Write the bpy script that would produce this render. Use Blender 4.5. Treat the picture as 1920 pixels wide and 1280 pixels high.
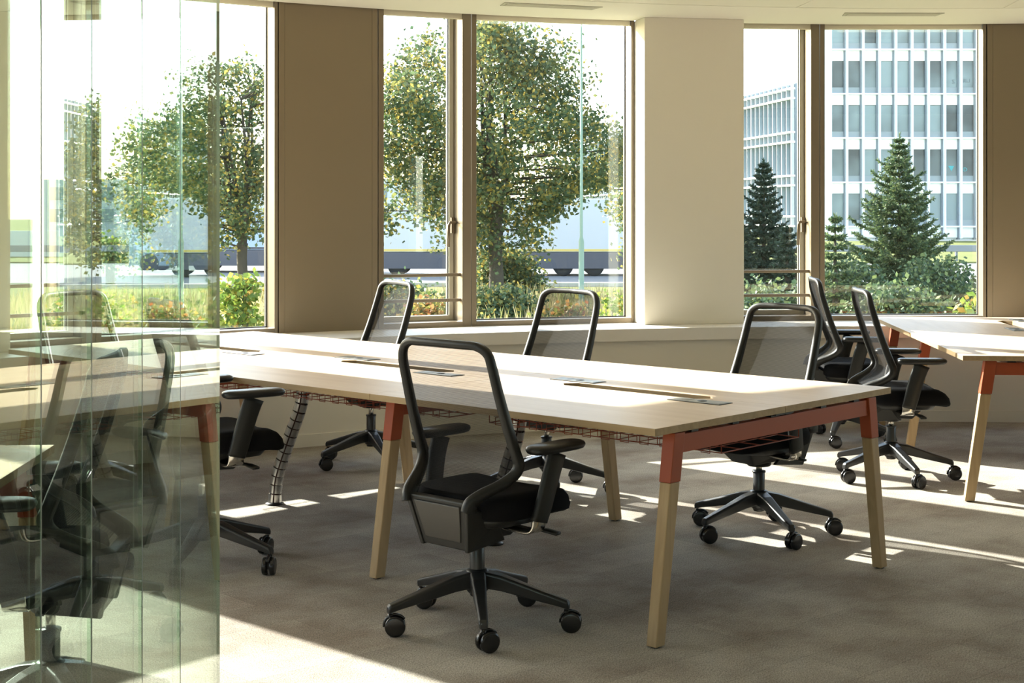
import bpy, math, random
from math import sin, cos, tan, pi, radians as R_, degrees, sqrt, atan2
from mathutils import Vector, Matrix
random.seed(7)
for o in list(bpy.data.objects): bpy.data.objects.remove(o)
sc = bpy.context.scene
COL = sc.collection

# ------------------------------------------------------------------ camera
CAM_H = 1.4644; FPX = 2795.2; HOR = 396.2
cd = bpy.data.cameras.new('camera'); cam = bpy.data.objects.new('camera', cd); COL.objects.link(cam)
cam.location = (0, 0, CAM_H); cam.rotation_euler = (pi/2, 0, 0)
cd.sensor_width = 36; cd.lens = FPX/1920*36; cd.shift_y = -(640-HOR)/1920
cd.clip_start = .05; cd.clip_end = 900
sc.camera = cam
sc.view_settings.view_transform = 'Standard'; sc.view_settings.look = 'None'
sc.view_settings.gamma = 1; sc.view_settings.use_curve_mapping = False
sc.view_settings.exposure = 0.8

# ------------------------------------------------------------------ sky and sun
SUN_EL = R_(23.75); TR = Vector((.735, -.68, 0)).normalized()
w = bpy.data.worlds.new('sky'); sc.world = w; w.use_nodes = True
nt = w.node_tree; nt.nodes.clear()
sky = nt.nodes.new('ShaderNodeTexSky'); sky.sky_type = 'NISHITA'; sky.sun_disc = False
sky.sun_elevation = SUN_EL; sky.sun_rotation = atan2(-TR.x, -TR.y)
sky.air_density = 1.0; sky.dust_density = 1.2; sky.ozone_density = 1.0
bg = nt.nodes.new('ShaderNodeBackground'); bg.inputs[1].default_value = .80
wo = nt.nodes.new('ShaderNodeOutputWorld')
hz = nt.nodes.new('ShaderNodeMix'); hz.data_type = 'RGBA'; hz.inputs[0].default_value = .45; hz.inputs[7].default_value = (1.55, 1.6, 1.68, 1)   # thin bright haze over the whole sky
nt.links.new(sky.outputs[0], hz.inputs[6]); nt.links.new(hz.outputs[2], bg.inputs[0]); nt.links.new(bg.outputs[0], wo.inputs[0])
sl = bpy.data.lights.new('sun', 'SUN'); sl.energy = 15; sl.angle = R_(.55); sl.color = (1, .94, .86)
so = bpy.data.objects.new('sun', sl); COL.objects.link(so)
so.rotation_euler = Vector((TR.x*cos(SUN_EL), TR.y*cos(SUN_EL), -sin(SUN_EL))).to_track_quat('-Z', 'Y').to_euler()
so.location = (-6, 14, 9)

# ------------------------------------------------------------------ helpers
def mat(name, base=(.5,.5,.5), rough=.5, metal=0, spec=.5, bump=None, var=None, **k):
    m = bpy.data.materials.new(name); m.use_nodes = True
    nt = m.node_tree; b = nt.nodes['Principled BSDF']
    b.inputs['Base Color'].default_value = (*base, 1); b.inputs['Roughness'].default_value = rough
    b.inputs['Metallic'].default_value = metal; b.inputs['Specular IOR Level'].default_value = spec
    for kk, v in k.items(): b.inputs[kk.replace('_', ' ')].default_value = v
    tc = nt.nodes.new('ShaderNodeTexCoord')
    if var:      # (scale vector, amount)
        mp = nt.nodes.new('ShaderNodeMapping'); mp.inputs['Scale'].default_value = var[0]
        n = nt.nodes.new('ShaderNodeTexNoise'); n.inputs['Scale'].default_value = 1; n.inputs['Detail'].default_value = 5
        mx = nt.nodes.new('ShaderNodeMix'); mx.data_type = 'RGBA'
        a = var[1]
        mx.inputs[6].default_value = (*[c*(1-a) for c in base], 1); mx.inputs[7].default_value = (*[min(1, c*(1+a)) for c in base], 1)
        nt.links.new(tc.outputs['Object'], mp.inputs[0]); nt.links.new(mp.outputs[0], n.inputs['Vector'])
        nt.links.new(n.outputs['Fac'], mx.inputs[0]); nt.links.new(mx.outputs[2], b.inputs['Base Color'])
    if bump:     # (scale, strength, distance)
        n2 = nt.nodes.new('ShaderNodeTexNoise'); n2.inputs['Scale'].default_value = bump[0]; n2.inputs['Detail'].default_value = 3
        bp = nt.nodes.new('ShaderNodeBump'); bp.inputs['Strength'].default_value = bump[1]; bp.inputs['Distance'].default_value = bump[2]
        nt.links.new(tc.outputs['Object'], n2.inputs['Vector']); nt.links.new(n2.outputs['Fac'], bp.inputs['Height']); nt.links.new(bp.outputs[0], b.inputs['Normal'])
    return m

def tag(o, label=None, cat=None, group=None, kind=None):
    if label: o['label'] = label
    if cat: o['category'] = cat
    if group: o['group'] = group
    if kind: o['kind'] = kind
    return o

def empty(name, loc=(0,0,0), rz=0, parent=None):
    o = bpy.data.objects.new(name, None); COL.objects.link(o)
    o.location = loc; o.rotation_euler = (0, 0, rz); o.empty_display_size = .1
    if parent: o.parent = parent
    return o

class MB:
    def __init__(s): s.v = []; s.f = []; s.sm = []
    def add(s, vs, fs, smooth=False):
        n = len(s.v); s.v += [tuple(v) for v in vs]
        for f in fs: s.f.append(tuple(i+n for i in f)); s.sm.append(smooth)
        return s
    def box(s, a, b, M=None):
        (x0,y0,z0), (x1,y1,z1) = a, b
        vs = [(x0,y0,z0),(x1,y0,z0),(x1,y1,z0),(x0,y1,z0),(x0,y0,z1),(x1,y0,z1),(x1,y1,z1),(x0,y1,z1)]
        if M: vs = [M @ Vector(v) for v in vs]
        return s.add(vs, [(0,3,2,1),(4,5,6,7),(0,1,5,4),(1,2,6,5),(2,3,7,6),(3,0,4,7)])
    def hexa(s, v8): return s.add(v8, [(0,3,2,1),(4,5,6,7),(0,1,5,4),(1,2,6,5),(2,3,7,6),(3,0,4,7)])
    def prism(s, poly, z0, z1, smooth=False):
        n = len(poly)
        vs = [(x, y, z0) for x, y in poly]+[(x, y, z1) for x, y in poly]
        return s.add(vs, [tuple(reversed(range(n))), tuple(range(n, 2*n))]+[(i, (i+1) % n, (i+1) % n+n, i+n) for i in range(n)], smooth)
    def rings(s, rings, cap=True, smooth=True, closed=False):
        n = len(rings[0]); vs = [p for r in rings for p in r]; fs = []
        m = len(rings)
        for i in range(m if closed else m-1):
            j = (i+1) % m
            for k in range(n): fs.append((i*n+k, i*n+(k+1) % n, j*n+(k+1) % n, j*n+k))
        if cap and not closed: fs.append(tuple(reversed(range(n)))); fs.append(tuple((m-1)*n+k for k in range(n)))
        return s.add(vs, fs, smooth)
    def tube(s, pts, r, n=8, cap=True, closed=False):
        pts = [Vector(p) for p in pts]; rs = r if isinstance(r, (list, tuple)) else [r]*len(pts)
        rings = []; up = None; m = len(pts)
        for i, p in enumerate(pts):
            if closed: t = pts[(i+1) % m]-pts[i-1]
            else: t = (pts[min(i+1, m-1)]-pts[max(i-1, 0)])
            if t.length < 1e-9: t = Vector((0,0,1))
            t.normalize()
            if up is None:
                up = Vector((0,0,1)) if abs(t.z) < .9 else Vector((1,0,0))
            a = t.cross(up)
            if a.length < 1e-6: a = t.cross(Vector((0,1,0)))
            a.normalize(); b = a.cross(t).normalized(); up = b
            rings.append([p+(a*cos(2*pi*k/n)+b*sin(2*pi*k/n))*rs[i] for k in range(n)])
        return s.rings(rings, cap, True, closed)
    def lathe(s, prof, n=20, axis='z', c=(0,0,0), smooth=True):
        rings = []
        for r, h in prof:
            rg = []
            for k in range(n):
                a = 2*pi*k/n
                if axis == 'z': rg.append((c[0]+r*cos(a), c[1]+r*sin(a), c[2]+h))
                elif axis == 'x': rg.append((c[0]+h, c[1]+r*cos(a), c[2]+r*sin(a)))
                else: rg.append((c[0]+r*sin(a), c[1]+h, c[2]+r*cos(a)))
            rings.append(rg)
        return s.rings(rings, True, smooth)
    def sweep(s, pts, lat, w, h, closed=False):
        # rounded-rect section; lat = lateral vectors per point, w half-width along lat, h half-thickness across
        pts = [Vector(p) for p in pts]; rings = []; m = len(pts)
        for i, p in enumerate(pts):
            t = (pts[min(i+1, m-1)]-pts[max(i-1, 0)]).normalized()
            L = Vector(lat[i]); L = (L-t*L.dot(t)).normalized(); N = t.cross(L)
            ww = w[i] if isinstance(w, (list, tuple)) else w; hh = h[i] if isinstance(h, (list, tuple)) else h
            c = min(ww, hh)*.45
            sec = [(ww, -hh+c),(ww, hh-c),(ww-c, hh),(-ww+c, hh),(-ww, hh-c),(-ww, -hh+c),(-ww+c, -hh),(ww-c, -hh)]
            rings.append([p+L*a+N*b for a, b in sec])
        return s.rings(rings, True, True, closed)
    def build(s, name, m, parent=None, smooth=None, bevel=0, loc=None, rz=None, seg=2, sub=0):
        me = bpy.data.meshes.new(name); me.from_pydata(s.v, [], s.f); me.update()
        flags = s.sm if smooth is None else [smooth]*len(s.f)
        me.polygons.foreach_set('use_smooth', flags)
        if isinstance(m, (list, tuple)):
            for q in m: me.materials.append(q)
        else: me.materials.append(m)
        o = bpy.data.objects.new(name, me); COL.objects.link(o)
        if bevel:
            b = o.modifiers.new('bevel', 'BEVEL'); b.width = bevel; b.segments = seg; b.limit_method = 'ANGLE'; b.angle_limit = R_(40)
        if sub:
            b = o.modifiers.new('subdivision', 'SUBSURF'); b.levels = sub; b.render_levels = sub
        if parent: o.parent = parent
        if loc: o.location = loc
        if rz is not None: o.rotation_euler = (0, 0, rz)
        return o

def fix(o):     # consistent outward normals
    import bmesh
    bm = bmesh.new(); bm.from_mesh(o.data); bmesh.ops.recalc_face_normals(bm, faces=bm.faces[:]); bm.to_mesh(o.data); bm.free(); return o

def cat(pts, n=6):    # Catmull-Rom
    P = [Vector(p) for p in pts]; P = [P[0]*2-P[1]]+P+[P[-1]*2-P[-2]]; out = []
    for i in range(1, len(P)-2):
        for k in range(n):
            t = k/n
            out.append(.5*((2*P[i])+(-P[i-1]+P[i+1])*t+(2*P[i-1]-5*P[i]+4*P[i+1]-P[i+2])*t*t+(-P[i-1]+3*P[i]-3*P[i+1]+P[i+2])*t**3))
    out.append(P[-2]); return out

def slab(mb, hx, hy, prof, n=40, ex=4, shape=None, c=(0,0,0)):
    # rounded slab: prof = [(inset, z)], superellipse outline
    rings = []
    for ins, z in prof:
        rg = []
        for k in range(n):
            a = 2*pi*k/n; ca, sa = cos(a), sin(a)
            x = (hx-ins)*math.copysign(abs(ca)**(2/ex), ca); y = (hy-ins)*math.copysign(abs(sa)**(2/ex), sa)
            zz = z
            if shape: x, y, zz = shape(x, y, z)
            rg.append((c[0]+x, c[1]+y, c[2]+zz))
        rings.append(rg)
    return mb.rings(rings, True, True)

def copy_tree(o, parent=None):
    c = o.copy(); COL.objects.link(c)
    if parent: c.parent = parent
    for ch in list(o.children): copy_tree(ch, c)
    return c

# ------------------------------------------------------------------ materials
def wood_mat(name, c1, c2, scale, rough=.4, spec=.5):
    m = bpy.data.materials.new(name); m.use_nodes = True; nt = m.node_tree; b = nt.nodes['Principled BSDF']
    tc = nt.nodes.new('ShaderNodeTexCoord'); mp = nt.nodes.new('ShaderNodeMapping'); mp.inputs['Scale'].default_value = scale
    n = nt.nodes.new('ShaderNodeTexNoise'); n.inputs['Scale'].default_value = 1.0; n.inputs['Detail'].default_value = 6; n.inputs['Distortion'].default_value = .6
    n2 = nt.nodes.new('ShaderNodeTexNoise'); n2.inputs['Scale'].default_value = .35; n2.inputs['Detail'].default_value = 2
    cr = nt.nodes.new('ShaderNodeValToRGB'); cr.color_ramp.elements[0].color = (*c1, 1); cr.color_ramp.elements[1].color = (*c2, 1)
    cr.color_ramp.elements[0].position = .32; cr.color_ramp.elements[1].position = .68
    ad = nt.nodes.new('ShaderNodeMath'); ad.operation = 'MULTIPLY_ADD'; ad.inputs[1].default_value = .5
    hl = nt.nodes.new('ShaderNodeMath'); hl.operation = 'MULTIPLY'; hl.inputs[1].default_value = .5
    L = nt.links.new
    L(tc.outputs['Object'], mp.inputs[0]); L(mp.outputs[0], n.inputs['Vector']); L(mp.outputs[0], n2.inputs['Vector'])
    L(n.outputs['Fac'], hl.inputs[0]); L(n2.outputs['Fac'], ad.inputs[0]); L(hl.outputs[0], ad.inputs[2]); L(ad.outputs[0], cr.inputs[0])
    L(cr.outputs[0], b.inputs['Base Color']); b.inputs['Roughness'].default_value = rough; b.inputs['Specular IOR Level'].default_value = spec
    return m
M_TOP = wood_mat('oak_laminate', (.60,.450,.310), (.72,.575,.43), (1.6, 22, 22), .42, .38)
M_LEG = wood_mat('oak_solid', (.37,.25,.125), (.51,.36,.195), (45, 45, 2.2), .5, .4)
M_EDGE = wood_mat('oak_edging', (.36,.245,.125), (.48,.34,.19), (2, 60, 60), .5, .3)
M_RED = mat('rust_red_steel', (.36,.066,.018), .42, 0, .4)
M_WIRE = mat('rust_red_wire', (.30,.05,.02), .35, 0, .5)
M_PLAS = mat('black_plastic', (.014,.014,.013), .44, 0, .42, bump=(900, .12, .0004))
M_BASE = mat('black_coated_aluminium', (.020,.021,.022), .33, 0, .6)
M_FAB = mat('black_seat_fabric', (.007,.007,.008), .9, 0, .12, bump=(700, .5, .001))
M_PAD = mat('black_soft_pad', (.012,.012,.012), .36, 0, .45)
M_SPI = mat('satin_chrome', (.50,.49,.47), .28, 1)
M_CHR = mat('polished_metal', (.62,.60,.56), .16, 1)
M_WHEEL = mat('castor_black', (.012,.012,.013), .22, 0, .6)
M_CAP = mat('castor_cap', (.035,.035,.033), .45)
M_WALL = mat('white_wall_paint', (.78,.73,.63), .85, 0, .2, bump=(60, .05, .001))
M_SILL = mat('window_sill_white', (.80,.75,.68), .45, 0, .4)
M_CEIL = mat('ceiling_white', (.83,.80,.71), .8, 0, .2)
M_CPAN = mat('ceiling_panel_metal', (.80,.77,.68), .6, 0, .3)
M_BRZ = mat('bronze_metal_panel', (.240,.188,.122), .42, .25, .5, var=((.8,.8,.6), .05))
M_FRM = mat('bronze_window_frame', (.225,.180,.125), .38, .3, .5)
M_GASK = mat('black_gasket', (.02,.02,.02), .6)
M_BLIND = mat('cream_blind_box', (.72,.66,.52), .5)
M_SLOT = mat('grey_vent', (.46,.44,.37), .6)
M_DARK = mat('dark_gap', (.02,.018,.015), .9)
M_ALU = mat('brushed_grey_plate', (.33,.33,.315), .42, .35)
M_OUT = mat('socket_black', (.015,.015,.015), .4)
M_BACKW = mat('rear_wall_paint', (.74,.70,.62), .85)

def carpet():
    m = bpy.data.materials.new('woven_carpet'); m.use_nodes = True; nt = m.node_tree; b = nt.nodes['Principled BSDF']; L = nt.links.new
    tc = nt.nodes.new('ShaderNodeTexCoord')
    mp = nt.nodes.new('ShaderNodeMapping'); mp.inputs['Rotation'].default_value = (0, 0, R_(-42)); L(tc.outputs['Object'], mp.inputs[0])
    br = nt.nodes.new('ShaderNodeTexBrick'); br.inputs['Scale'].default_value = 1; br.inputs['Brick Width'].default_value = 1.0; br.inputs['Row Height'].default_value = .25
    br.inputs['Mortar Size'].default_value = .0012; br.inputs['Color1'].default_value = (.86,.86,.86,1); br.inputs['Color2'].default_value = (1.06,1.06,1.05,1); br.inputs['Mortar'].default_value = (.68,.68,.68,1)
    L(mp.outputs[0], br.inputs['Vector'])
    n1 = nt.nodes.new('ShaderNodeTexNoise'); n1.inputs['Scale'].default_value = 1.5; n1.inputs['Detail'].default_value = 6; n1.inputs['Roughness'].default_value = .62
    L(mp.outputs[0], n1.inputs['Vector'])
    cr = nt.nodes.new('ShaderNodeValToRGB'); e = cr.color_ramp.elements
    e[0].position = .38; e[0].color = (.285,.243,.205,1); e[1].position = .62; e[1].color = (.475,.445,.390,1)
    L(n1.outputs['Fac'], cr.inputs[0])
    mpr = nt.nodes.new('ShaderNodeMapping'); mpr.inputs['Rotation'].default_value = (0, 0, R_(-42)); mpr.inputs['Scale'].default_value = (230, 90, 1); L(tc.outputs['Object'], mpr.inputs[0])
    n2 = nt.nodes.new('ShaderNodeTexNoise'); n2.inputs['Scale'].default_value = 1; n2.inputs['Detail'].default_value = 1
    L(mpr.outputs[0], n2.inputs['Vector'])
    mr = nt.nodes.new('ShaderNodeMapRange'); mr.inputs[1].default_value = .3; mr.inputs[2].default_value = .7; mr.inputs[3].default_value = .72; mr.inputs[4].default_value = 1.28; L(n2.outputs['Fac'], mr.inputs[0])
    m1 = nt.nodes.new('ShaderNodeMix'); m1.data_type = 'RGBA'; m1.blend_type = 'MULTIPLY'; m1.inputs[0].default_value = 1; L(cr.outputs[0], m1.inputs[6]); L(br.outputs['Color'], m1.inputs[7])
    m2 = nt.nodes.new('ShaderNodeMix'); m2.data_type = 'RGBA'; m2.blend_type = 'MULTIPLY'; m2.inputs[0].default_value = 1; L(m1.outputs[2], m2.inputs[6]); L(mr.outputs[0], m2.inputs[7])
    L(m2.outputs[2], b.inputs['Base Color']); b.inputs['Roughness'].default_value = .95; b.inputs['Specular IOR Level'].default_value = .15
    bp = nt.nodes.new('ShaderNodeBump'); bp.inputs['Strength'].default_value = .5; bp.inputs['Distance'].default_value = .002; L(n2.outputs['Fac'], bp.inputs['Height']); L(bp.outputs[0], b.inputs['Normal'])
    return m
M_CARPET = carpet()

def thin_glass(name, tint, f0=.04, veil=None):
    m = bpy.data.materials.new(name); m.use_nodes = True; nt = m.node_tree; nt.nodes.clear(); L = nt.links.new
    out = nt.nodes.new('ShaderNodeOutputMaterial'); mx = nt.nodes.new('ShaderNodeMixShader')
    tr = nt.nodes.new('ShaderNodeBsdfTransparent'); tr.inputs[0].default_value = (*tint, 1)
    gl = nt.nodes.new('ShaderNodeBsdfGlossy'); gl.inputs['Roughness'].default_value = .0; gl.inputs[0].default_value = (.97,1,.97,1)
    lw = nt.nodes.new('ShaderNodeLayerWeight'); lw.inputs[0].default_value = .5
    pw = nt.nodes.new('ShaderNodeMath'); pw.operation = 'POWER'; pw.inputs[1].default_value = 5
    ma = nt.nodes.new('ShaderNodeMath'); ma.operation = 'MULTIPLY_ADD'; ma.inputs[1].default_value = 1-f0; ma.inputs[2].default_value = f0
    L(lw.outputs['Facing'], pw.inputs[0]); L(pw.outputs[0], ma.inputs[0]); L(ma.outputs[0], mx.inputs[0])
    L(tr.outputs[0], mx.inputs[1]); L(gl.outputs[0], mx.inputs[2]); L(mx.outputs[0], out.inputs[0])
    return m
M_PANE = thin_glass('window_glass', (.955,.985,.975))
M_PART = thin_glass('partition_glass', (.87,.955,.89), .06)
M_PEDGE = mat('polished_glass_edge', (.42,.52,.45), .15, 0, .8)

def mesh_fabric():
    m = bpy.data.materials.new('black_back_mesh'); m.use_nodes = True; nt = m.node_tree; nt.nodes.clear(); L = nt.links.new
    out = nt.nodes.new('ShaderNodeOutputMaterial'); mx = nt.nodes.new('ShaderNodeMixShader')
    tr = nt.nodes.new('ShaderNodeBsdfTransparent')
    pr = nt.nodes.new('ShaderNodeBsdfPrincipled'); pr.inputs['Base Color'].default_value = (.016,.016,.017,1); pr.inputs['Roughness'].default_value = .8; pr.inputs['Specular IOR Level'].default_value = .06
    tc = nt.nodes.new('ShaderNodeTexCoord')
    def wave(direction, scale):
        wv = nt.nodes.new('ShaderNodeTexWave'); wv.wave_type = 'BANDS'; wv.bands_direction = direction; wv.inputs['Scale'].default_value = scale; wv.inputs['Distortion'].default_value = .15
        L(tc.outputs['Object'], wv.inputs['Vector']); return wv
    a = wave('Z', 75); b = wave('X', 120)
    mr = nt.nodes.new('ShaderNodeMapRange'); mr.inputs[3].default_value = .52; mr.inputs[4].default_value = .74; L(a.outputs['Fac'], mr.inputs[0])
    m2 = nt.nodes.new('ShaderNodeMapRange'); m2.inputs[3].default_value = -.06; m2.inputs[4].default_value = .06; L(b.outputs['Fac'], m2.inputs[0])
    ad = nt.nodes.new('ShaderNodeMath'); ad.operation = 'ADD'; L(mr.outputs[0], ad.inputs[0]); L(m2.outputs[0], ad.inputs[1])
    L(ad.outputs[0], mx.inputs[0]); L(tr.outputs[0], mx.inputs[1]); L(pr.outputs[0], mx.inputs[2]); L(mx.outputs[0], out.inputs[0])
    return m
M_MESH = mesh_fabric()

def leaf_mat(name, cols, trans=.45, rough=.6):
    m = bpy.data.materials.new(name); m.use_nodes = True; nt = m.node_tree; nt.nodes.clear(); L = nt.links.new
    out = nt.nodes.new('ShaderNodeOutputMaterial'); mx = nt.nodes.new('ShaderNodeMixShader'); mx.inputs[0].default_value = trans
    d = nt.nodes.new('ShaderNodeBsdfPrincipled'); d.inputs['Roughness'].default_value = rough; d.inputs['Specular IOR Level'].default_value = .35
    t = nt.nodes.new('ShaderNodeBsdfTranslucent'); g = nt.nodes.new('ShaderNodeNewGeometry')
    cr = nt.nodes.new('ShaderNodeValToRGB'); el = cr.color_ramp.elements
    for i, (p, c) in enumerate(cols):
        e = el[i] if i < 2 else el.new(p); e.position = p; e.color = (*c, 1)
    L(g.outputs['Random Per Island'], cr.inputs[0]); L(cr.outputs[0], d.inputs['Base Color']); L(cr.outputs[0], t.inputs[0])
    L(d.outputs[0], mx.inputs[1]); L(t.outputs[0], mx.inputs[2]); L(mx.outputs[0], out.inputs[0])
    return m
M_LF = leaf_mat('linden_leaves', [(0, (.050,.090,.045)), (.55, (.10,.14,.06)), (.78, (.21,.22,.07)), (.93, (.46,.33,.07))])
M_LFY = leaf_mat('bright_shrub_leaves', [(0, (.08,.15,.03)), (.5, (.17,.24,.04)), (.8, (.34,.35,.06)), (.95, (.42,.26,.06))])
M_LFB = leaf_mat('autumn_hedge_leaves', [(0, (.08,.12,.03)), (.45, (.20,.19,.05)), (.75, (.34,.22,.07)), (.95, (.36,.13,.05))])
M_NEED = leaf_mat('spruce_needles', [(0, (.035,.07,.04)), (.5, (.075,.12,.055)), (.85, (.18,.22,.08))], .3)
M_NEEDD = leaf_mat('dark_spruce_needles', [(0, (.016,.034,.024)), (.6, (.03,.055,.035)), (.9, (.055,.08,.045))], .2)
M_DRY = leaf_mat('dry_grass_blades', [(0, (.38,.30,.14)), (.6, (.52,.42,.22)), (.9, (.30,.30,.10))], .4)
M_BARK = mat('grey_bark', (.075,.062,.048), .9, 0, .2, bump=(30, .7, .02), var=((6,6,2), .3))
M_GRASS = mat('meadow_grass', (.16,.17,.06), .95, 0, .1, var=((.6,.6,.6), .35), bump=(25, .6, .05))
M_ROAD = mat('asphalt', (.19,.19,.195), .9, var=((.5,.5,.5), .12))
M_KERB = mat('pale_kerb_concrete', (.5,.47,.42), .9)

# ------------------------------------------------------------------ curved facade geometry
CX, CY = 2.774, 2.468
H_C = 2.83; H_S = .667
def A(phi, r, h=0.0): return (CX+r*sin(R_(phi)), CY+r*cos(R_(phi)), h)
def arc_slab(mb, p0, p1, r0, r1, h0, h1, step=1.0):
    n = max(1, int(abs(p1-p0)/step)); ph = [p0+(p1-p0)*i/n for i in range(n+1)]
    rings = [[A(p, r0, h0), A(p, r1, h0), A(p, r1, h1), A(p, r0, h1)] for p in ph]
    return mb.rings(rings, True, False)
PH0, PH1 = -100.0, 78.0

# floor and ceiling share the room outline
outline = [(A(PH0+(PH1-PH0)*i/90, 8.75)[0], A(PH0+(PH1-PH0)*i/90, 8.75)[1]) for i in range(91)]
outline += [(outline[-1][0], -4.2), (outline[0][0], -4.2)]
f = MB().prism(outline, -.12, 0).build('floor', M_CARPET); fix(f); tag(f, kind='structure')
mb = MB(); mb.prism([(A(PH0+(PH1-PH0)*i/90, 8.43)[0], A(PH0+(PH1-PH0)*i/90, 8.43)[1]) for i in range(91)]+outline[-2:], H_C+.012, H_C+.25); c0 = mb.build('ceiling', M_DARK); fix(c0); tag(c0, kind='structure')
mb = MB(); arc_slab(mb, PH0, PH1, 7.578, 8.43, H_C, H_C+.012, .8)
o = fix(mb.build('ceiling_border', M_CEIL, c0))
mb = MB(); arc_slab(mb, PH0, PH1, 8.425, 8.64, 2.93, H_C+.25, .8)
o = fix(mb.build('trim_head', M_CEIL)); tag(o, kind='structure')
# inner ceiling tiles: wedges with fine dark joints
k = -6.6-10.6*8
while k < PH1-10:
    mb = MB(); rr = [7.566, 4.6] if k < 70 else [7.566, 4.6]
    a0, a1 = k+.02, k+10.6-.02
    if a0 > PH0:
        arc_slab(mb, a0, a1, 4.606, 7.566, H_C-.0, H_C+.012, .8); arc_slab(mb, a0, a1, .3, 4.60, H_C, H_C+.012, 2)
        fix(mb.build('ceiling_tile', M_CPAN, c0))
    k += 10.6
mb = MB(); mb.box((outline[0][0]+.02, -4.15, H_C), (outline[-3][0]-.02, CY-1.6, H_C+.011)); mb.build('ceiling_tile', M_CPAN, c0)
# slot diffusers in the border
for i in range(-4, 4):
    pc = -18.7+17.65*i
    mb = MB(); ring = []
    d = empty('slot_vent', A(pc, 7.86, H_C), -R_(pc)); tag(d, kind='structure')
    v = MB().prism([(-.345,-.078),(.345,-.078),(.325,.078),(-.325,.078)], -.004, .006).build('vent_frame', M_SLOT, d)
    v2 = MB()
    for q in range(3): v2.box((-.31, -.058+q*.042, -.007), (.31, -.03+q*.042, -.003))
    v2.build('vent_slot', mat('vent_blade', (.58,.55,.47), .6) if i == -4 else bpy.data.materials['vent_blade'], d)

# walls
mb = MB(); arc_slab(mb, PH0, PH1, 7.93, 8.62, 0, .585, 1.2)
o = fix(mb.build('wall_window_side', M_WALL)); tag(o, kind='structure')
mb = MB(); arc_slab(mb, PH0, PH1, 7.90, 8.64, .585, H_S, 1.2)
o = fix(mb.build('window_sill', M_SILL)); tag(o, kind='structure')
mb = MB(); arc_slab(mb, PH0, PH1, 7.915, 7.93, 0, .078, 1.2)
o = fix(mb.build('baseboard_window_side', M_WALL)); tag(o, kind='structure')
XL, XR = outline[0][0], outline[-3][0]
for nm, a, b in [('wall_left', (XL-.2, -4.2, 0), (XL, CY-1.4, H_C+.012)), ('wall_right', (XR, -2.15, 0), (XR+.2, CY+1.9, H_C+.012)), ('wall_right_rear', (XR, -4.2, 0), (XR+.2, -2.55, H_C+.012)), ('wall_right_low', (XR, -2.55, 0), (XR+.2, -2.15, .7)), ('wall_right_high', (XR, -2.55, 2.5), (XR+.2, -2.15, H_C+.012)), ]:  # narrow gap added out of view for the pale reflection in the glass
    tag(MB().box(a, b).build(nm, M_BACKW), kind='structure')
# wall behind the photographer, windows added out of view for soft front light
mb = MB(); mb.box((XL-.2, -4.4, 0), (XR+.2, -4.2, .7)); mb.box((XL-.2, -4.4, 2.6), (XR+.2, -4.2, H_C+.012))
xs = [XL-.2, -4.6, -2.4, -2.0, -.4, XR+.2]
for i in range(0, len(xs), 2): mb.box((xs[i], -4.4, .7), (xs[i+1], -4.2, 2.6))
tag(mb.build('wall_back', M_BACKW), kind='structure')
for i in range(1, len(xs)-1, 2):
    rw = empty('window_fill_rear', (xs[i], -4.35, .7)); tag(rw, kind='structure'); ww = xs[i+1]-xs[i]
    m_ = MB(); m_.box((0, 0, 0), (.05, .08, 1.9)); m_.box((ww-.05, 0, 0), (ww, .08, 1.9)); m_.box((.05, 0, 0), (ww-.05, .08, .05)); m_.box((.05, 0, 1.85), (ww-.05, .08, 1.9)); m_.build('window_frame', M_FRM, rw)
    MB().box((.05, .03, .05), (ww-.05, .036, 1.85)).build('glass_pane', M_PANE, rw)

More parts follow.
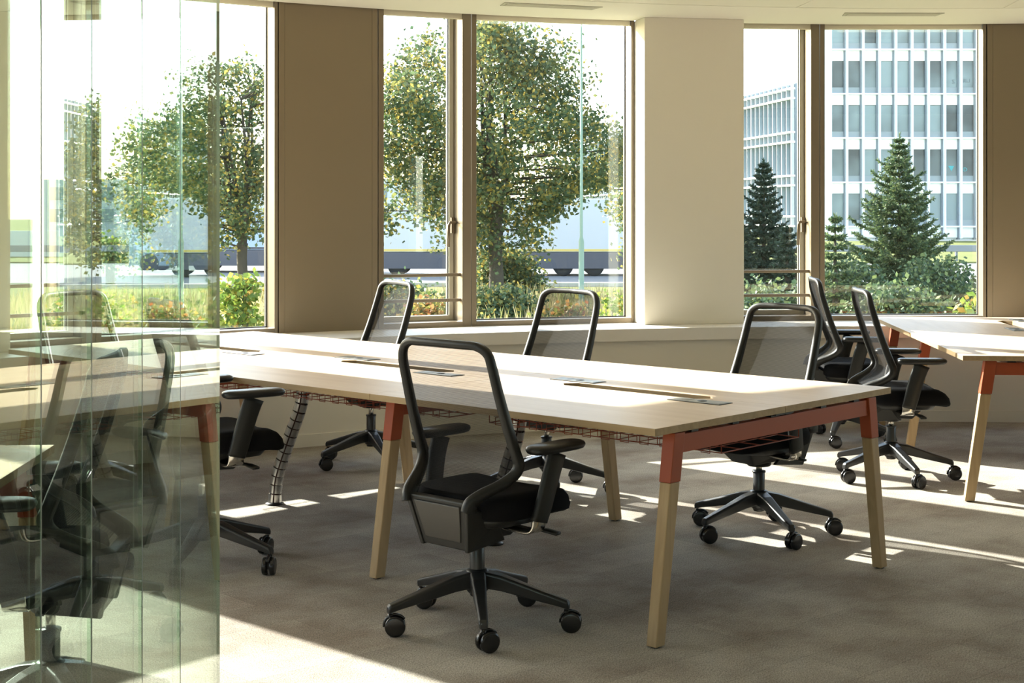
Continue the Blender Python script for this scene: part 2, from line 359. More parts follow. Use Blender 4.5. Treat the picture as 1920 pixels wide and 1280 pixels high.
# window units.  period 17.65 deg: solid bay 4.8, narrow sash 4.5, wide pane 8.3
RF = 8.45
def chord_frame(p0, p1, r=RF):
    a = Vector(A(p0, r)); b = Vector(A(p1, r)); d = b-a
    return a, d.length, atan2(d.y, d.x)
widx = [0]
def window(p0, p1, sash):
    widx[0] += 1
    a, Lw, rz = chord_frame(p0, p1)
    root = empty('window_%d' % widx[0], (a.x, a.y, H_S), rz); tag(root, kind='structure')
    H = 2.93-H_S; e = .0025; HB = H_C-H_S
    fl_, fr = (.040, .066) if sash else (.037, .026); dp = .25 if sash else .16
    mb = MB()
    mb.box((e, 0, 0), (fl_, dp, H)); mb.box((Lw-fr, 0, 0), (Lw-e, dp, H))
    mb.box((fl_, 0, 0), (Lw-fr, dp, .035)); mb.box((fl_, .06, H-.03), (Lw-fr, dp, H))
    mb.build('window_frame', M_FRM, root, bevel=.002)
    x0, x1, z0, z1 = fl_, Lw-fr, .035, H-.03
    yo = .07 if sash else 0
    if sash:
        s = .034
        mb = MB(); mb.box((x0, .17, z0), (x0+s*.4, .235, z1)); mb.box((x1-s, .17, z0), (x1, .235, z1)); mb.box((x0+s*.4, .17, z0), (x1-s, .235, z0+s)); mb.box((x0+s*.4, .17, z1-s), (x1-s, .235, z1))
        mb.build('opening_sash', mat('sash_cream', (.62,.58,.48), .4) if 'sash_cream' not in bpy.data.materials else bpy.data.materials['sash_cream'], root, bevel=.003)
        x0 += s*.4; x1 -= s; z0 += s*.6; z1 -= s
        for zz in (.183, .358):
            mb = MB(); mb.box((.004, .035, zz-.011), (Lw-.03, .055, zz+.011)); mb.build('guard_rail', M_FRM, root, bevel=.003)
        hz = .70
        mb = MB(); mb.box((x1+.006, .14, hz-.055), (x1+.03, .17, hz+.055)); mb.tube([(x1+.018, .145, hz+.02), (x1+.018, .10, hz+.02)], .009, 10)
        mb.sweep([(x1+.02, .096, hz+.022), (x1-.02, .096, hz+.02), (x1-.03, .096, hz+.0), (x1-.034, .096, hz-.15)], [(0,1,0)]*4, .006, .010)
        mb.build('window_handle', M_FRM, root)
    g = .006
    mb = MB(); mb.box((x0, .118+yo, z0), (x0+g, .14+yo, z1)); mb.box((x1-g, .118+yo, z0), (x1, .14+yo, z1)); mb.box((x0, .118+yo, z0), (x1, .14+yo, z0+g)); mb.box((x0, .118+yo, z1-g), (x1, .14+yo, z1))
    mb.build('gasket', M_GASK, root)
    MB().box((x0+.001, .126+yo, z0+.001), (x1-.001, .134+yo, z1-.001)).build('glass_pane', M_PANE, root)
    mb = MB(); mb.box((.03 if not sash else .01, .012, HB-.033), (Lw-.03, .05, HB+.03)); mb.build('blind_box', M_BLIND, root, bevel=.004)
pidx = [0]
def panel(p0, p1):
    pidx[0] += 1
    a, Lw, rz = chord_frame(p0, p1)
    H = 2.93-H_S
    root = empty('trim_%d' % pidx[0], (a.x, a.y, H_S), rz); tag(root, kind='structure')
    MB().box((-.004, .03, 0), (Lw+.004, .16, H)).build('backing', M_DARK, root)
    mb = MB(); mb.box((.005, 0, 0), (.044, .03, H)); mb.box((Lw-.044, 0, 0), (Lw-.005, .03, H)); mb.box((.0452, .0006, 0), (Lw-.0452, .03, H))
    mb.build('metal_panel', M_BRZ, root, bevel=.0012)
def pilaster(p0, p1):
    pidx[0] += 1
    mb = MB(); v = []
    for h in (H_S, H_C): v += [A(p0, 8.22, h), A(p1, 8.22, h), A(p1, 8.64, h), A(p0, 8.64, h)]
    mb.hexa(v); o = mb.build('wall_pilaster', M_WALL, bevel=.004); fix(o); tag(o, kind='structure')
base = -30.6-17.65*4
for i in range(11):
    s = base+17.65*i
    if s+17.65 < PH0+1 or s > PH1-2: continue
    solid = (i % 2 == 0)
    if s > PH0:
        if solid: panel(s, s+4.8)
        else: pilaster(s+(-1.75 if s < -45 else 0), s+5.1)
    if s+4.8 > PH0 and s+9.3 < PH1: window(s+4.8, s+9.4, True)
    if s+9.3 > PH0 and s+17.65 < PH1: window(s+9.4, s+17.65-(1.7 if -66.5 < s < -65 else 0), False)
# solid ends of the curved wall
mb = MB(); arc_slab(mb, PH0, base+17.65+(0 if base+17.65 > PH0 else 17.65), 8.4, 8.62, H_S, H_C, 2)

# ------------------------------------------------------------------ glass partition (parallel to the view, left)
PO = Vector((-.405, 0, 0)); PD = Vector((-.074, 1, 0)).normalized()
prz = atan2(PD.y, PD.x)
def zs(z): return z/PD.y
cuts = [.55, 1.13, 1.677, 1.95, 2.33, 2.73, 3.32]
pl = ['frameless green-tinted glass panel at the free end of the left partition', 'glass panel second from the free end of the left partition', 'glass panel third from the free end of the left partition',
      'glass panel fourth from the free end of the left partition', 'glass panel fifth from the free end of the partition, at the left picture edge', None]
n_c = len(cuts)-1
for i in range(n_c):
    z0, z1 = cuts[i], cuts[i+1]
    r = empty('glass_partition_panel', PO+PD*zs(z0), prz)
    lb = pl[n_c-1-i] or 'glass panel of the left partition nearest the photographer, outside the picture'
    tag(r, lb, 'glass panel', 'glass panels of the left partition')
    Lp = zs(z1)-zs(z0)-.003
    MB().box((0, 0, .012), (Lp, .007, H_C-.012)).build('glass_pane', M_PART, r)
    if i == n_c-1: MB().box((Lp+.0002, 0, .012), (Lp+.0016, .007, H_C-.012)).build('polished_edge', M_PEDGE, r)
    else: MB().box((Lp+.0002, -.0003, .012), (Lp+.0026, .0012, H_C-.012)).build('joint_seal', M_ALU, r)
    MB().box((0, -.008, 0), (Lp, .018, .012)).build('floor_track', M_ALU, r)
    MB().box((0, -.008, H_C-.012), (Lp, .018, H_C-.0005)).build('ceiling_track', M_ALU, r)

# ------------------------------------------------------------------ office chair
def make_chair():
    root = empty('office_chair')
    # seat
    def sh(x, y, z):
        d = 0
        if y > .09: d = -.085*((y-.09)/.17)**2
        z2 = z+d*(1 if z > .44 else .55)
        if z > .475: z2 -= .012*(1-min(1, (x/.2)**2))*(1 if abs(y) < .2 else .4)
        return x, y+.075, z2
    mb = MB(); slab(mb, .245, .215, [(.06,.405),(.02,.408),(.004,.42),(0,.45),(.006,.475),(.022,.490),(.05,.497),(.11,.50)], 56, 4.5, sh)
    mb.build('seat', M_FAB, root)
    # seat pan + mechanism
    mb = MB(); slab(mb, .2, .17, [(.05,.372),(.015,.38),(0,.40),(.0,.412)], 40, 5, lambda x, y, z: (x, y+.045, z))
    mb.hexa([(-.075,-.13,.325),(.075,-.13,.325),(.07,.10,.315),(-.07,.10,.315),(-.085,-.14,.38),(.085,-.14,.38),(.11,.16,.385),(-.11,.16,.385)])
    mb.lathe([(.05,.298),(.055,.30),(.055,.318)], 20)
    mech = mb.build('seat_mechanism', M_PLAS, root, bevel=.006)
    mb = MB(); mb.sweep(cat([(.07,.07,.345),(.15,.085,.352),(.22,.10,.356),(.285,.11,.350)], 4), [(0,1,0)]*13, [.010]*5+[.012]*4+[.016]*4, .005)
    mb.build('tilt_lever', M_PLAS, mech)
    mb = MB(); mb.sweep(cat([(-.07,-.02,.345),(-.17,-.03,.352),(-.25,-.03,.352)], 4), [(0,1,0)]*9, .012, .005)
    mb.build('height_lever', M_PLAS, mech)
    # gas column
    mb = MB(); mb.lathe([(.024,.108),(.0265,.112),(.0265,.286),(.024,.290)], 24); mb.lathe([(.030,.283),(.030,.291)], 24)
    g = mb.build('gas_column', M_BASE, root)
    MB().lathe([(.014,.29),(.014,.318)], 16).build('piston', M_CHR, g)
    # star base
    sb = MB(); sb.lathe([(.030,.118),(.043,.135),(.046,.175),(.040,.198),(.030,.204)], 24)
    for k in range(5):
        a = 2*pi*k/5; u = Vector((cos(a), sin(a), 0)); v = Vector((-sin(a), cos(a), 0))
        def sec(r, zt, zb, wt, wb): return [u*r-v*wb+Vector((0,0,zb)), u*r+v*wb+Vector((0,0,zb)), u*r+v*wt+Vector((0,0,zt-.006)), u*r+v*(wt-.006)+Vector((0,0,zt)), u*r-v*(wt-.006)+Vector((0,0,zt)), u*r-v*wt+Vector((0,0,zt-.006))]
        sb.rings([sec(.028,.198,.140,.030,.028), sec(.09,.186,.132,.026,.023), sec(.20,.150,.108,.021,.018), sec(.295,.120,.088,.018,.014), sec(.325,.110,.080,.017,.014), sec(.333,.100,.078,.014,.012)], True, False)
    star = fix(sb.build('star_base', M_BASE, root, bevel=.004))
    # castor
    def castor_mb():
        m = MB()
        for sx in (-1, 1):
            m.lathe([(.012, sx*.006),(.033, sx*.006),(.036, sx*.009),(.036, sx*.021),(.033, sx*.0245),(.028, sx*.0255)], 28, 'x', (0,-.016,.036))
        m.lathe([(.0095,.05),(.0095,.078)], 12)
        # hood
        pts = [(0, -.016+.039*cos(q), .036+.039*sin(q)) for q in [R_(x) for x in range(-5, 150, 15)]]
        m.sweep(pts, [(1,0,0)]*len(pts), .0065, .004)
        m.box((-.006,-.03,.025), (.006,.004,.06))
        return m
    for k in range(5):
        a = 2*pi*k/5
        c = castor_mb().build('castor', M_WHEEL, star); c.location = (.322*cos(a), .322*sin(a), 0)
        c.rotation_euler = (0, 0, [.38, .15, .62, 1.1, .45][k])
    # back frame
    side = [(.0,-.186,1.012),(.10,-.180,1.011),(.165,-.170,1.007),(.205,-.161,.984),(.219,-.153,.94),(.224,-.127,.85),(.230,-.093,.745),(.236,-.054,.64),(.237,-.040,.600),(.226,-.052,.566),(.200,-.095,.533),(.172,-.145,.508),(.152,-.184,.480),(.145,-.190,.450)]
    S = cat(side, 5); full = [Vector((-p.x, p.y, p.z)) for p in reversed(S[1:])]+S
    n = len(full)
    lat = []; W = []; Hh = []
    for i, p in enumerate(full):
        t = (full[min(i+1, n-1)]-full[max(i-1, 0)]).normalized()
        lat.append(Vector((0,1,0)) if abs(t.y) < .95 else Vector((1,0,0)))
        q = abs(i-(n-1)/2)/((n-1)/2)
        W.append(.0125+.0075*min(1, q*1.6)+.010*max(0, (q-.72)/.28)); Hh.append(.0125+(.003*min(1, q*2)))
    mb = MB(); mb.sweep(full, lat, W, Hh); bf = mb.build('back_frame', M_PLAS, root)
    # mesh
    ms = [p for p in S if p.z > .49 and p.x > 0]; rows = []
    top = [(p.x, p.y, p.z) for p in S if p.z > 1.02 and p.x <= .18]
    zsx = []
    zz = 1.026
    def at_z(z):
        best = min(ms, key=lambda p: abs(p.z-z)); 
        # interpolate
        for i in range(len(ms)-1):
            if (ms[i].z-z)*(ms[i+1].z-z) <= 0 and abs(ms[i].z-ms[i+1].z) > 1e-6:
                t = (ms[i].z-z)/(ms[i].z-ms[i+1].z); return ms[i].lerp(ms[i+1], t)
        return best
    NR, NC = 34, 20; vs = []; fs = []
    for i in range(NR+1):
        z = 1.004-(1.004-.50)*i/NR; p = at_z(z); x0 = max(.02, p.x-.006)
        if z < .56: y_edge = p.y
        else: y_edge = p.y
        for j in range(NC+1):
            s = -1+2*j/NC; bul = .030*(1-s*s)*(1-.7*i/NR)
            vs.append((s*x0, y_edge-bul*.9, z))
    for i in range(NR):
        for j in range(NC):
            a = i*(NC+1)+j; fs.append((a, a+1, a+NC+2, a+NC+1))
    MB().add(vs, fs, True).build('back_mesh', M_MESH, bf)
    # lower rear shell
    mb = MB()
    mb.hexa([(-.105,-.160,.305),(.105,-.160,.305),(.105,-.10,.305),(-.105,-.10,.305),(-.138,-.200,.478),(.138,-.200,.478),(.138,-.168,.482),(-.138,-.168,.482)])
    for sx in (-1, 1):
        xa, xb = (sx*.100, sx*.118)
        v = [(min(xa,xb),-.165,.300),(max(xa,xb),-.165,.300),(max(xa,xb),.02,.318),(min(xa,xb),.02,.318)]
        xa, xb = (sx*.134, sx*.154)
        v += [(min(xa,xb),-.206,.478),(max(xa,xb),-.206,.478),(max(xa,xb),-.05,.40),(min(xa,xb),-.05,.40)]
        mb.hexa(v)
    shl = mb.build('back_bracket', M_PLAS, root, bevel=.005)
    mb = MB(); mb.hexa([(-.086,-.170,.332),(.086,-.170,.332),(.086,-.16,.332),(-.086,-.16,.332),(-.112,-.203,.462),(.112,-.203,.462),(.112,-.19,.462),(-.112,-.19,.462)])
    mb.build('rear_cover', mat('dark_glossy_plastic', (.045,.042,.036), .3), shl, bevel=.003)
    # arms
    for sx in (-1, 1):
        mb = MB()
        P = cat([(sx*.262,.035,.40),(sx*.272,.05,.46),(sx*.283,.075,.56),(sx*.287,.10,.632)], 4)
        mb.sweep(P, [(0,1,0)]*len(P), [.036+.004*abs(i/(len(P)-1)-.05) for i in range(len(P)-1)]+[.042], [.013]*len(P))
        arm = mb.build('armrest', M_PLAS, root)
        P = cat([(sx*.10,.03,.368),(sx*.18,.032,.362),(sx*.235,.034,.362),(sx*.256,.035,.378),(sx*.262,.036,.41)], 4)
        MB().sweep(P, [(0,1,0)]*len(P), .033, .006).build('armrest_bracket', M_CHR, arm)
        mb = MB(); slab(mb, .049, .130, [(.016,.636),(.006,.640),(.001,.648),(0,.654),(.004,.662),(.016,.667),(.03,.668)], 32, 3.6, None, (sx*.282,.10,0))
        mb.build('armrest_pad', M_PAD, arm)
    return root
CH = make_chair()
first = [True]
def place_chair(x, y, fdir, star, label, h=0.0, sc_=1.0):
    if first[0]: c = CH; first[0] = False
    else: c = copy_tree(CH)
    rz = atan2(-fdir[0], fdir[1])
    c.location = (x, y, 0); c.rotation_euler = (0, 0, rz); tag(c, label, 'chair', 'black office chairs around the desks')
    for ch in c.children:
        if ch.name.startswith('star_base'): ch.rotation_euler = (0, 0, R_(star)-rz)
        elif ch.name.startswith('gas_column'):
            for p in ch.children: p.scale = (1, 1, (.030+h)/.030); p.location = (0, 0, .29-.29*(.030+h)/.030)
        elif h: ch.location = (ch.location[0], ch.location[1], h)
    return c
def fa(deg): return (cos(R_(deg)), sin(R_(deg)))
place_chair(-.123, 5.27, fa(47), 59, 'large black mesh office chair seen from behind in the foreground, before the long table')
place_chair(1.12, 6.76, fa(180+36), 70, 'black mesh chair facing the viewer behind the near right end of the long table', .015)
place_chair(.18, 7.78, fa(180+40), 62, 'black mesh chair behind the middle of the long table, before the tree window', .03)
place_chair(-.815, 8.62, fa(180+30), 75, 'black mesh chair behind the far part of the long table, before the narrow window', .035)
place_chair(-1.27, 6.16, fa(32), -25, 'black mesh chair half hidden behind the edge of the glass partition, armrest showing', .085)
place_chair(2.08, 8.18, fa(-2), 64, 'black chair in profile facing the right-hand desk, between the two tables', .02)
place_chair(2.10, 9.52, fa(-4), 33, 'black chair in profile behind another one, nearest the window sill on the right', .02)
place_chair(-1.30, 4.20, fa(184), 20, 'black chair standing behind the glass partition at the lower left', .044)

# ------------------------------------------------------------------ bench desks
def make_desk(name, O, u, v, nmod, mlen, frames, W=1.6, Hd=.74, spines=()):
    """local x = along, local y = across (v).  O near corner."""
    rz = atan2(u.y, u.x); flip = (u.x*v.y-u.y*v.x) < 0
    root = empty(name, (O.x, O.y, 0), rz)
    sg = -1 if flip else 1
    T = .025; D = W/2
    def Y(y): return y*sg
    tot = nmod*mlen
    for i in range(nmod):
        x0, x1 = i*mlen+.0007, (i+1)*mlen-.0007; xc = (x0+x1)/2; s0, s1 = xc-.335, xc+.335
        for half in (0, 1):
            nd = .05
            if half == 0: poly = [(x0,0),(x1,0),(x1,D-.0013),(s1+.045,D-.0013),(s1,D-nd),(s0,D-nd),(s0-.045,D-.0013),(x0,D-.0013)]
            else: poly = [(x0,W),(x1,W),(x1,D+.0013),(s1+.045,D+.0013),(s1,D+nd),(s0,D+nd),(s0-.045,D+.0013),(x0,D+.0013)]
            mb = MB(); mb.prism([(a, Y(b)) for a, b in poly], Hd-T, Hd)
            me = mb.build('tabletop', [M_TOP, M_EDGE], root, bevel=.0012); fix(me)
            for p in me.data.polygons:
                if abs(p.normal.z) < .5: p.material_index = 1
            # power outlet
            px = x0+.312 if half == 0 else x1-.312; py = .69 if half == 0 else W-.69
            mb = MB(); mb.box((px-.118, Y(py)-.04, Hd+.0002), (px+.118, Y(py)+.04, Hd+.0035))
            po = mb.build('power_outlet', M_ALU, root, bevel=.001)
            MB().box((px-.1215, Y(py)-.0435, Hd+.0001), (px+.1215, Y(py)+.0435, Hd+.0022)).build('outlet_rim', M_OUT, po)
            mb = MB(); mb.box((px-.112, Y(py)-.034, Hd+.0036), (px-.075, Y(py)+.034, Hd+.0042)); mb.box((px+.045, Y(py)-.03, Hd+.0036), (px+.10, Y(py)+.03, Hd+.0044))
            mb.build('outlet_lid', mat('outlet_lid_grey', (.25,.26,.26), .3) if 'outlet_lid_grey' not in bpy.data.materials else bpy.data.materials['outlet_lid_grey'], po)
            mb = MB(); mb.lathe([(.019,0),(.019,.0012)], 20, 'z', (px-.012, Y(py), Hd+.0036)); mb.build('socket_hole', M_OUT, po)
        MB().box((x0+.002, min(Y(D-.06), Y(D+.06)), Hd-T-.006), (x1-.002, max(Y(D-.06), Y(D+.06)), Hd-T-.001)).build('slot_light_stop', M_OUT, root)  # hidden strip added to stop sun coming through the slot and joint
    # frames
    for fx in frames:
        for half in (0, 1):
            yt, yf = (.145, .04) if half == 0 else (W-.145, W-.04)
            a, b = .0235, .019     # half sizes top
            zt, zj = Hd-T-.004, .545
            def q(z, ext=0):
                t = 1-z/zt; y = yt+(yf-yt)*t; k = 1-.10*t
                c = [(-a*k-ext, -.028*k-ext), (a*k+ext, -.028*k-ext), (a*k+ext, .028*k+ext), (-a*k-ext, .028*k+ext)]
                return [(fx+cx_, Y(y)+cy_, z) for cx_, cy_ in c]
            m = MB(); m.hexa(q(.004)+q(zj)); lg = m.build('leg', M_LEG, root, bevel=.004); fix(lg)
            m = MB(); m.hexa(q(zj+.0005, .0015)+q(zt, .0015)); lt = m.build('leg_bracket', M_RED, lg, bevel=.002); fix(lt)
            m = MB(); m.lathe([(.017,0),(.017,.0045)], 14, 'z', (fx, Y(yf), 0)); m.build('foot_glide', M_OUT, lg)
        m = MB(); y0, y1 = sorted((Y(.165), Y(W-.165))); m.box((fx-.016, y0, Hd-T-.075), (fx+.016, y1, Hd-T-.012)); m.build('crossbeam', M_RED, root, bevel=.002)
        m = MB()
        for yy in (.25, .5, .75, W-.75, W-.5, W-.25): m.box((fx-.012, Y(yy)-.02, Hd-T-.012), (fx+.012, Y(yy)+.02, Hd-T))
        m.build('spacer', M_OUT, root)
    # longitudinal rails
    for yy in (.30, W-.30):
        y0, y1 = sorted((Y(yy-.015), Y(yy+.015))); MB().box((frames[0]+.016, y0, Hd-T-.045), (frames[-1]-.016, y1, Hd-T-.012)).build('rail', mat('rail_dark_red', (.10,.03,.018), .5) if 'rail_dark_red' not in bpy.data.materials else bpy.data.materials['rail_dark_red'], root)
    # wire cable trays
    for i in range(nmod):
        xa, xb = i*mlen+.14, (i+1)*mlen-.10; z0, z1 = .575, .655; ya, yb = .585, W-.585+.10
        m = MB(); r = .0022
        for yy, zz in [(ya, z0), (ya+.13, z0), (ya+.26, z0), (ya+.39, z0), (yb, z0), (ya, z1), (yb, z1)]:
            m.tube([(xa, Y(yy), zz), (xb, Y(yy), zz)], r, 6)
        nn = int((xb-xa)/.095)
        for kx in range(nn+1):
            x = xa+(xb-xa)*kx/nn
            zt2 = z1 if kx % 4 == 0 else z0+.03
            m.tube([(x, Y(ya), zt2), (x, Y(ya), z0), (x, Y(yb), z0), (x, Y(yb), zt2)], r*.9, 5)
        for x in (xa, xb): m.tube([(x, Y(ya), z1), (x, Y(ya), z0), (x, Y(yb), z0), (x, Y(yb), z1), (x, Y(ya), z1)], r*1.2, 6)
        for x in (xa+.15, xb-.15):
            for yy in (ya, yb): m.tube([(x, Y(yy), z1), (x, Y(yy), Hd-T-.001)], r, 5)
        # dropped side hooks towards the sitter
        nh = int((xb-xa)/.095)
        for kx in range(nh):
            x = xa+.03+kx*.095
            m.tube([(x, Y(ya), z0+.03), (x, Y(ya-.03), z0+.03), (x, Y(ya-.03), z0), (x+.04, Y(ya-.03), z0), (x+.04, Y(ya-.03), z0+.03), (x+.04, Y(ya), z0+.03)], r*.9, 5)
        m.build('cable_tray', M_WIRE, root)
    return root
YAW = .7447
U1 = Vector((-cos(YAW), sin(YAW), 0)); V1 = Vector((sin(YAW), cos(YAW), 0)); O1 = Vector((.4773, 4.9638, 0))
d1 = make_desk('bench_desk', O1, U1, V1, 3, 1.4182, [.03, 1.42, 2.837, 4.22])
tag(d1, 'long oak bench table on red and wood splayed legs, six places, in the room centre', 'desk')
V2 = Vector((.997, -.08, 0)).normalized(); U2 = Vector((.08, .997, 0)).normalized(); O2 = Vector((2.265, 7.49, 0))
d2 = make_desk('bench_desk', O2, U2, V2, 2, 1.40, [.05, 1.66, 2.72])
tag(d2, 'oak bench table with red metal beam reaching in from the right picture edge', 'desk')
# desk behind the glass partition, its corner showing at the lower left
O3 = Vector((-1.42, 4.63, 0)); U3 = Vector((-1, -.06, 0)).normalized(); V3 = Vector((.06, -1, 0)).normalized()
d3 = make_desk('bench_desk', O3, U3, V3, 1, 1.4182, [.05, 1.37])
tag(d3, 'pale desk corner behind the glass partition at the lower left edge', 'desk')

# cable spines
def cable_spine(label, top, foot, top_h=.665):
    root = empty('cable_spine', (foot[0], foot[1], 0)); tag(root, label, 'cable guide', 'chrome cable spines under the long table')
    t = Vector((top[0]-foot[0], top[1]-foot[1], top_h)); 
    P = cat([Vector((0,0,.012)), Vector((t.x*.10, t.y*.1, .15)), Vector((t.x*.55, t.y*.55, .36)), Vector((t.x*.9, t.y*.9, .52)), Vector((t.x, t.y, t.z))], 8)
    # resample by arclength
    L = [0]
    for a, b in zip(P, P[1:]): L.append(L[-1]+(b-a).length)
    def pt(s):
        for i in range(len(P)-1):
            if L[i+1] >= s: return P[i].lerp(P[i+1], (s-L[i])/(L[i+1]-L[i]))
        return P[-1]
    n = 15; pitch = L[-1]/n
    for k in range(n):
        a, b = pt(k*pitch+.001), pt((k+1)*pitch-.006); ax = (b-a).normalized()
        side = Vector((1,0,0)); side = (side-ax*side.dot(ax)).normalized(); fr = ax.cross(side)
        m = MB()
        for sgn in (0, 1):
            rings = []
            angs = [R_(sgn*180+93-4+q*(168/10)) for q in range(11)]
            for c, off in ((a, -.0), (b, 0)):
                outer = [c+(side*cos(q)*.033+fr*sin(q)*.026) for q in angs]; inner = [c+(side*cos(q)*.0305+fr*sin(q)*.0235) for q in reversed(angs)]
                rings.append(outer+inner)
            m.rings(rings, True, False)
        m.build('spine_segment', M_SPI, root)
    m = MB(); m.tube([p+Vector((0,0,0)) for p in P], .019, 10); m.build('cable_core', mat('spine_core_dark', (.05,.018,.012), .6) if 'spine_core_dark' not in bpy.data.materials else bpy.data.materials['spine_core_dark'], root)
    m = MB(); m.lathe([(.046,0),(.046,.006),(.03,.012)], 24); m.build('spine_foot', M_OUT, root)
def d1pt(a, b): q = O1+U1*a+V1*b; return (q.x, q.y)
cable_spine('segmented chrome cable spine reaching the carpet beside the half hidden chair', d1pt(2.70, .72), (-1.187, 7.46))
cable_spine('segmented chrome cable spine partly hidden behind the foreground chair back', d1pt(1.30, .76), d1pt(1.50, .80))


# ------------------------------------------------------------------ exterior
GZ = -.8
def P(px, Z): return (px-960)/FPX*Z
def HT(py, Z): return CAM_H-(py-HOR)*Z/FPX
o = MB().box((-260, 11.6, GZ-.3), (260, 45, GZ)).build('ground_lawn', M_GRASS); tag(o, kind='structure')
o = MB().box((-260, 45, GZ-.32), (260, 66, GZ-.03)).build('ground_road', M_ROAD); tag(o, kind='structure')
o = MB().box((-260, 66, GZ-.3), (260, 420, GZ+.02)).build('ground_far_lawn', M_GRASS); tag(o, kind='structure')
o = MB().box((-260, 44.8, GZ-.1), (260, 45, GZ+.12)).build('trim_kerb', M_KERB); tag(o, kind='structure')
o = MB().box((-12, -12, GZ-.3), (16, 11.6, GZ)).build('ground_under_building', M_GRASS); tag(o, kind='structure')

def leaves(mb, centers, per, sig, size, asp=.8, flat=.5, rnd=random):
    for c in centers:
        for _ in range(per):
            p = Vector(c)+Vector((rnd.gauss(0, sig), rnd.gauss(0, sig), rnd.gauss(0, sig*.75)))
            n = Vector((rnd.gauss(0,1), rnd.gauss(0,1), rnd.gauss(0,1)+flat)).normalized()
            a = n.orthogonal().normalized(); a.rotate(Matrix.Rotation(rnd.random()*6.28, 3, n)); b = n.cross(a)
            s = size*rnd.uniform(.65, 1.25)
            mb.add([p-a*s*.5, p-b*s*.5*asp*.9+a*s*.05, p+a*s*.55, p+b*s*.5*asp], [(0,1,2,3)])

def broad_tree(label, px, Z, base_py, crown, rx, ry, rz_, ncl, per, trunk_r, fork_h, leaf=.10, sig=.26, seed=1, m=M_LF, name='deciduous_tree', group=None, lowcut=None):
    rnd = random.Random(seed)
    x = P(px, Z); root = empty(name, (x, Z, GZ)); tag(root, label, 'tree', group)
    cx, cz = P(crown[0], Z)-x, HT(crown[1], Z)-GZ
    cl = []
    while len(cl) < ncl:
        v = Vector((rnd.uniform(-1,1), rnd.uniform(-1,1), rnd.uniform(-1,1)))
        r = v.length
        if r > 1 or r < .25: continue
        if r < .6 and rnd.random() < .5: continue
        k = 1-.12*max(0, -v.z)+.20*sin(3.1*v.x*v.z*3+seed)*r+.12*sin(5*v.z+2*seed+3*v.x)
        if v.z > 0: k -= .22*v.z
        q = Vector((cx+v.x*rx*k, v.y*ry*k, cz+v.z*rz_))
        cl.append(q)
    tr = MB(); fh = fork_h
    tr.tube(cat([(0,0,-.05),(0.01,0,fh*.35),(-.02,0,fh*.75),(0,0,fh)], 4), [trunk_r*1.25]+[trunk_r*1.02]*4+[trunk_r*.95]*7+[trunk_r], 14)
    tips = rnd.sample(cl, min(len(cl), 70))
    lead = [Vector((cx*.5+rnd.uniform(-.5,.5)*rx*.5, rnd.uniform(-.4,.4)*ry, cz+rz_*rnd.uniform(.2,.75))) for _ in range(6)]
    lp = []
    for L_ in lead:
        s = Vector((0,0,fh*.92)); mid = s.lerp(L_, .45)+Vector((rnd.uniform(-.15,.15), rnd.uniform(-.1,.1), .1))
        pts = cat([s, s.lerp(mid, .5)+Vector((0,0,.1)), mid, L_], 5); n = len(pts)
        tr.tube(pts, [trunk_r*.62*(1-i/n)**.8+.012 for i in range(n)], 8); lp.append(pts)
    for q in tips:
        pts0 = min(lp, key=lambda pp: min((p-q).length for p in pp)); st = min(pts0, key=lambda p: (p-q).length+(0 if p.z < q.z else .8))
        mid = st.lerp(q, .55)+Vector((0,0,rnd.uniform(-.05,.18)))
        tr.tube([st, mid, q], [.030, .018, .007], 5)
    tr.build('trunk', M_BARK, root)
    lf = MB(); leaves(lf, cl, per, sig, leaf, rnd=rnd); lf.build('foliage', m, root)
    return root
broad_tree('large leafy tree turning yellow outside the centre window, thick trunk at mid pane', 930, 38, 540, (908, 255), 3.5, 2.7, 3.15, 430, 95, .19, 1.75, .115, .24, 3)
broad_tree('smaller yellowing tree outside the left window beside the brown panel', 455, 36, 530, (425, 290), 2.1, 1.9, 2.35, 190, 85, .13, 1.5, .105, .22, 5)
broad_tree('tree glimpsed at the right edge of the centre window beside the cream column', 1235, 46, 530, (1235, 350), 1.9, 1.8, 2.7, 120, 60, .14, 1.6, .14, .25, 8)
broad_tree('dark leafy tree behind the road seen through the left glass partition', 345, 44, 530, (330, 330), 1.9, 1.8, 2.5, 120, 80, .14, 1.4, .14, .26, 9)

def bush(label, px, Z, top_py, w_, n, per, leaf, m, sig=.16, seed=1, name='shrub', cat_='shrub', group=None, depth=.8):
    rnd = random.Random(seed); x = P(px, Z); top = HT(top_py, Z)-GZ
    root = empty(name, (x, Z, GZ)); tag(root, label, cat_, group)
    cl = []
    for _ in range(n):
        a = rnd.random()*2*pi; r = sqrt(rnd.random()); zz = rnd.uniform(.05, 1)
        k = sqrt(max(.05, 1-zz**2.2))*.85+.15
        cl.append(Vector((r*cos(a)*w_/2*k, r*sin(a)*depth*k, zz*top*.93)))
    st = MB()
    for q in cl[::3]: st.tube([(q.x*.25, q.y*.25, -.02), (q.x*.7, q.y*.7, q.z*.6), q], [.014,.009,.004], 5)
    st.build('stems', M_BARK, root)
    lf = MB(); leaves(lf, cl, per, sig, leaf, rnd=rnd); lf.build('foliage', m, root)
    return root
bush('green and yellow shrub growing round the foot of the big tree', 948, 39.4, 478, 2.0, 100, 60, .11, M_LF, .19, 11)
bush('dark green undergrowth in front of the big tree trunk', 935, 29, 548, 1.6, 90, 60, .09, M_LF, .16, 21)
bush('bright yellow-green bush low in the left window, close to the glass', 440, 15, 506, .75, 70, 45, .075, M_LFY, .09, 12, depth=.5)
bush('yellow-green bush outside seen through the partition, left of the tree trunk', 300, 19, 545, 1.1, 60, 45, .075, M_LFY, .11, 13)
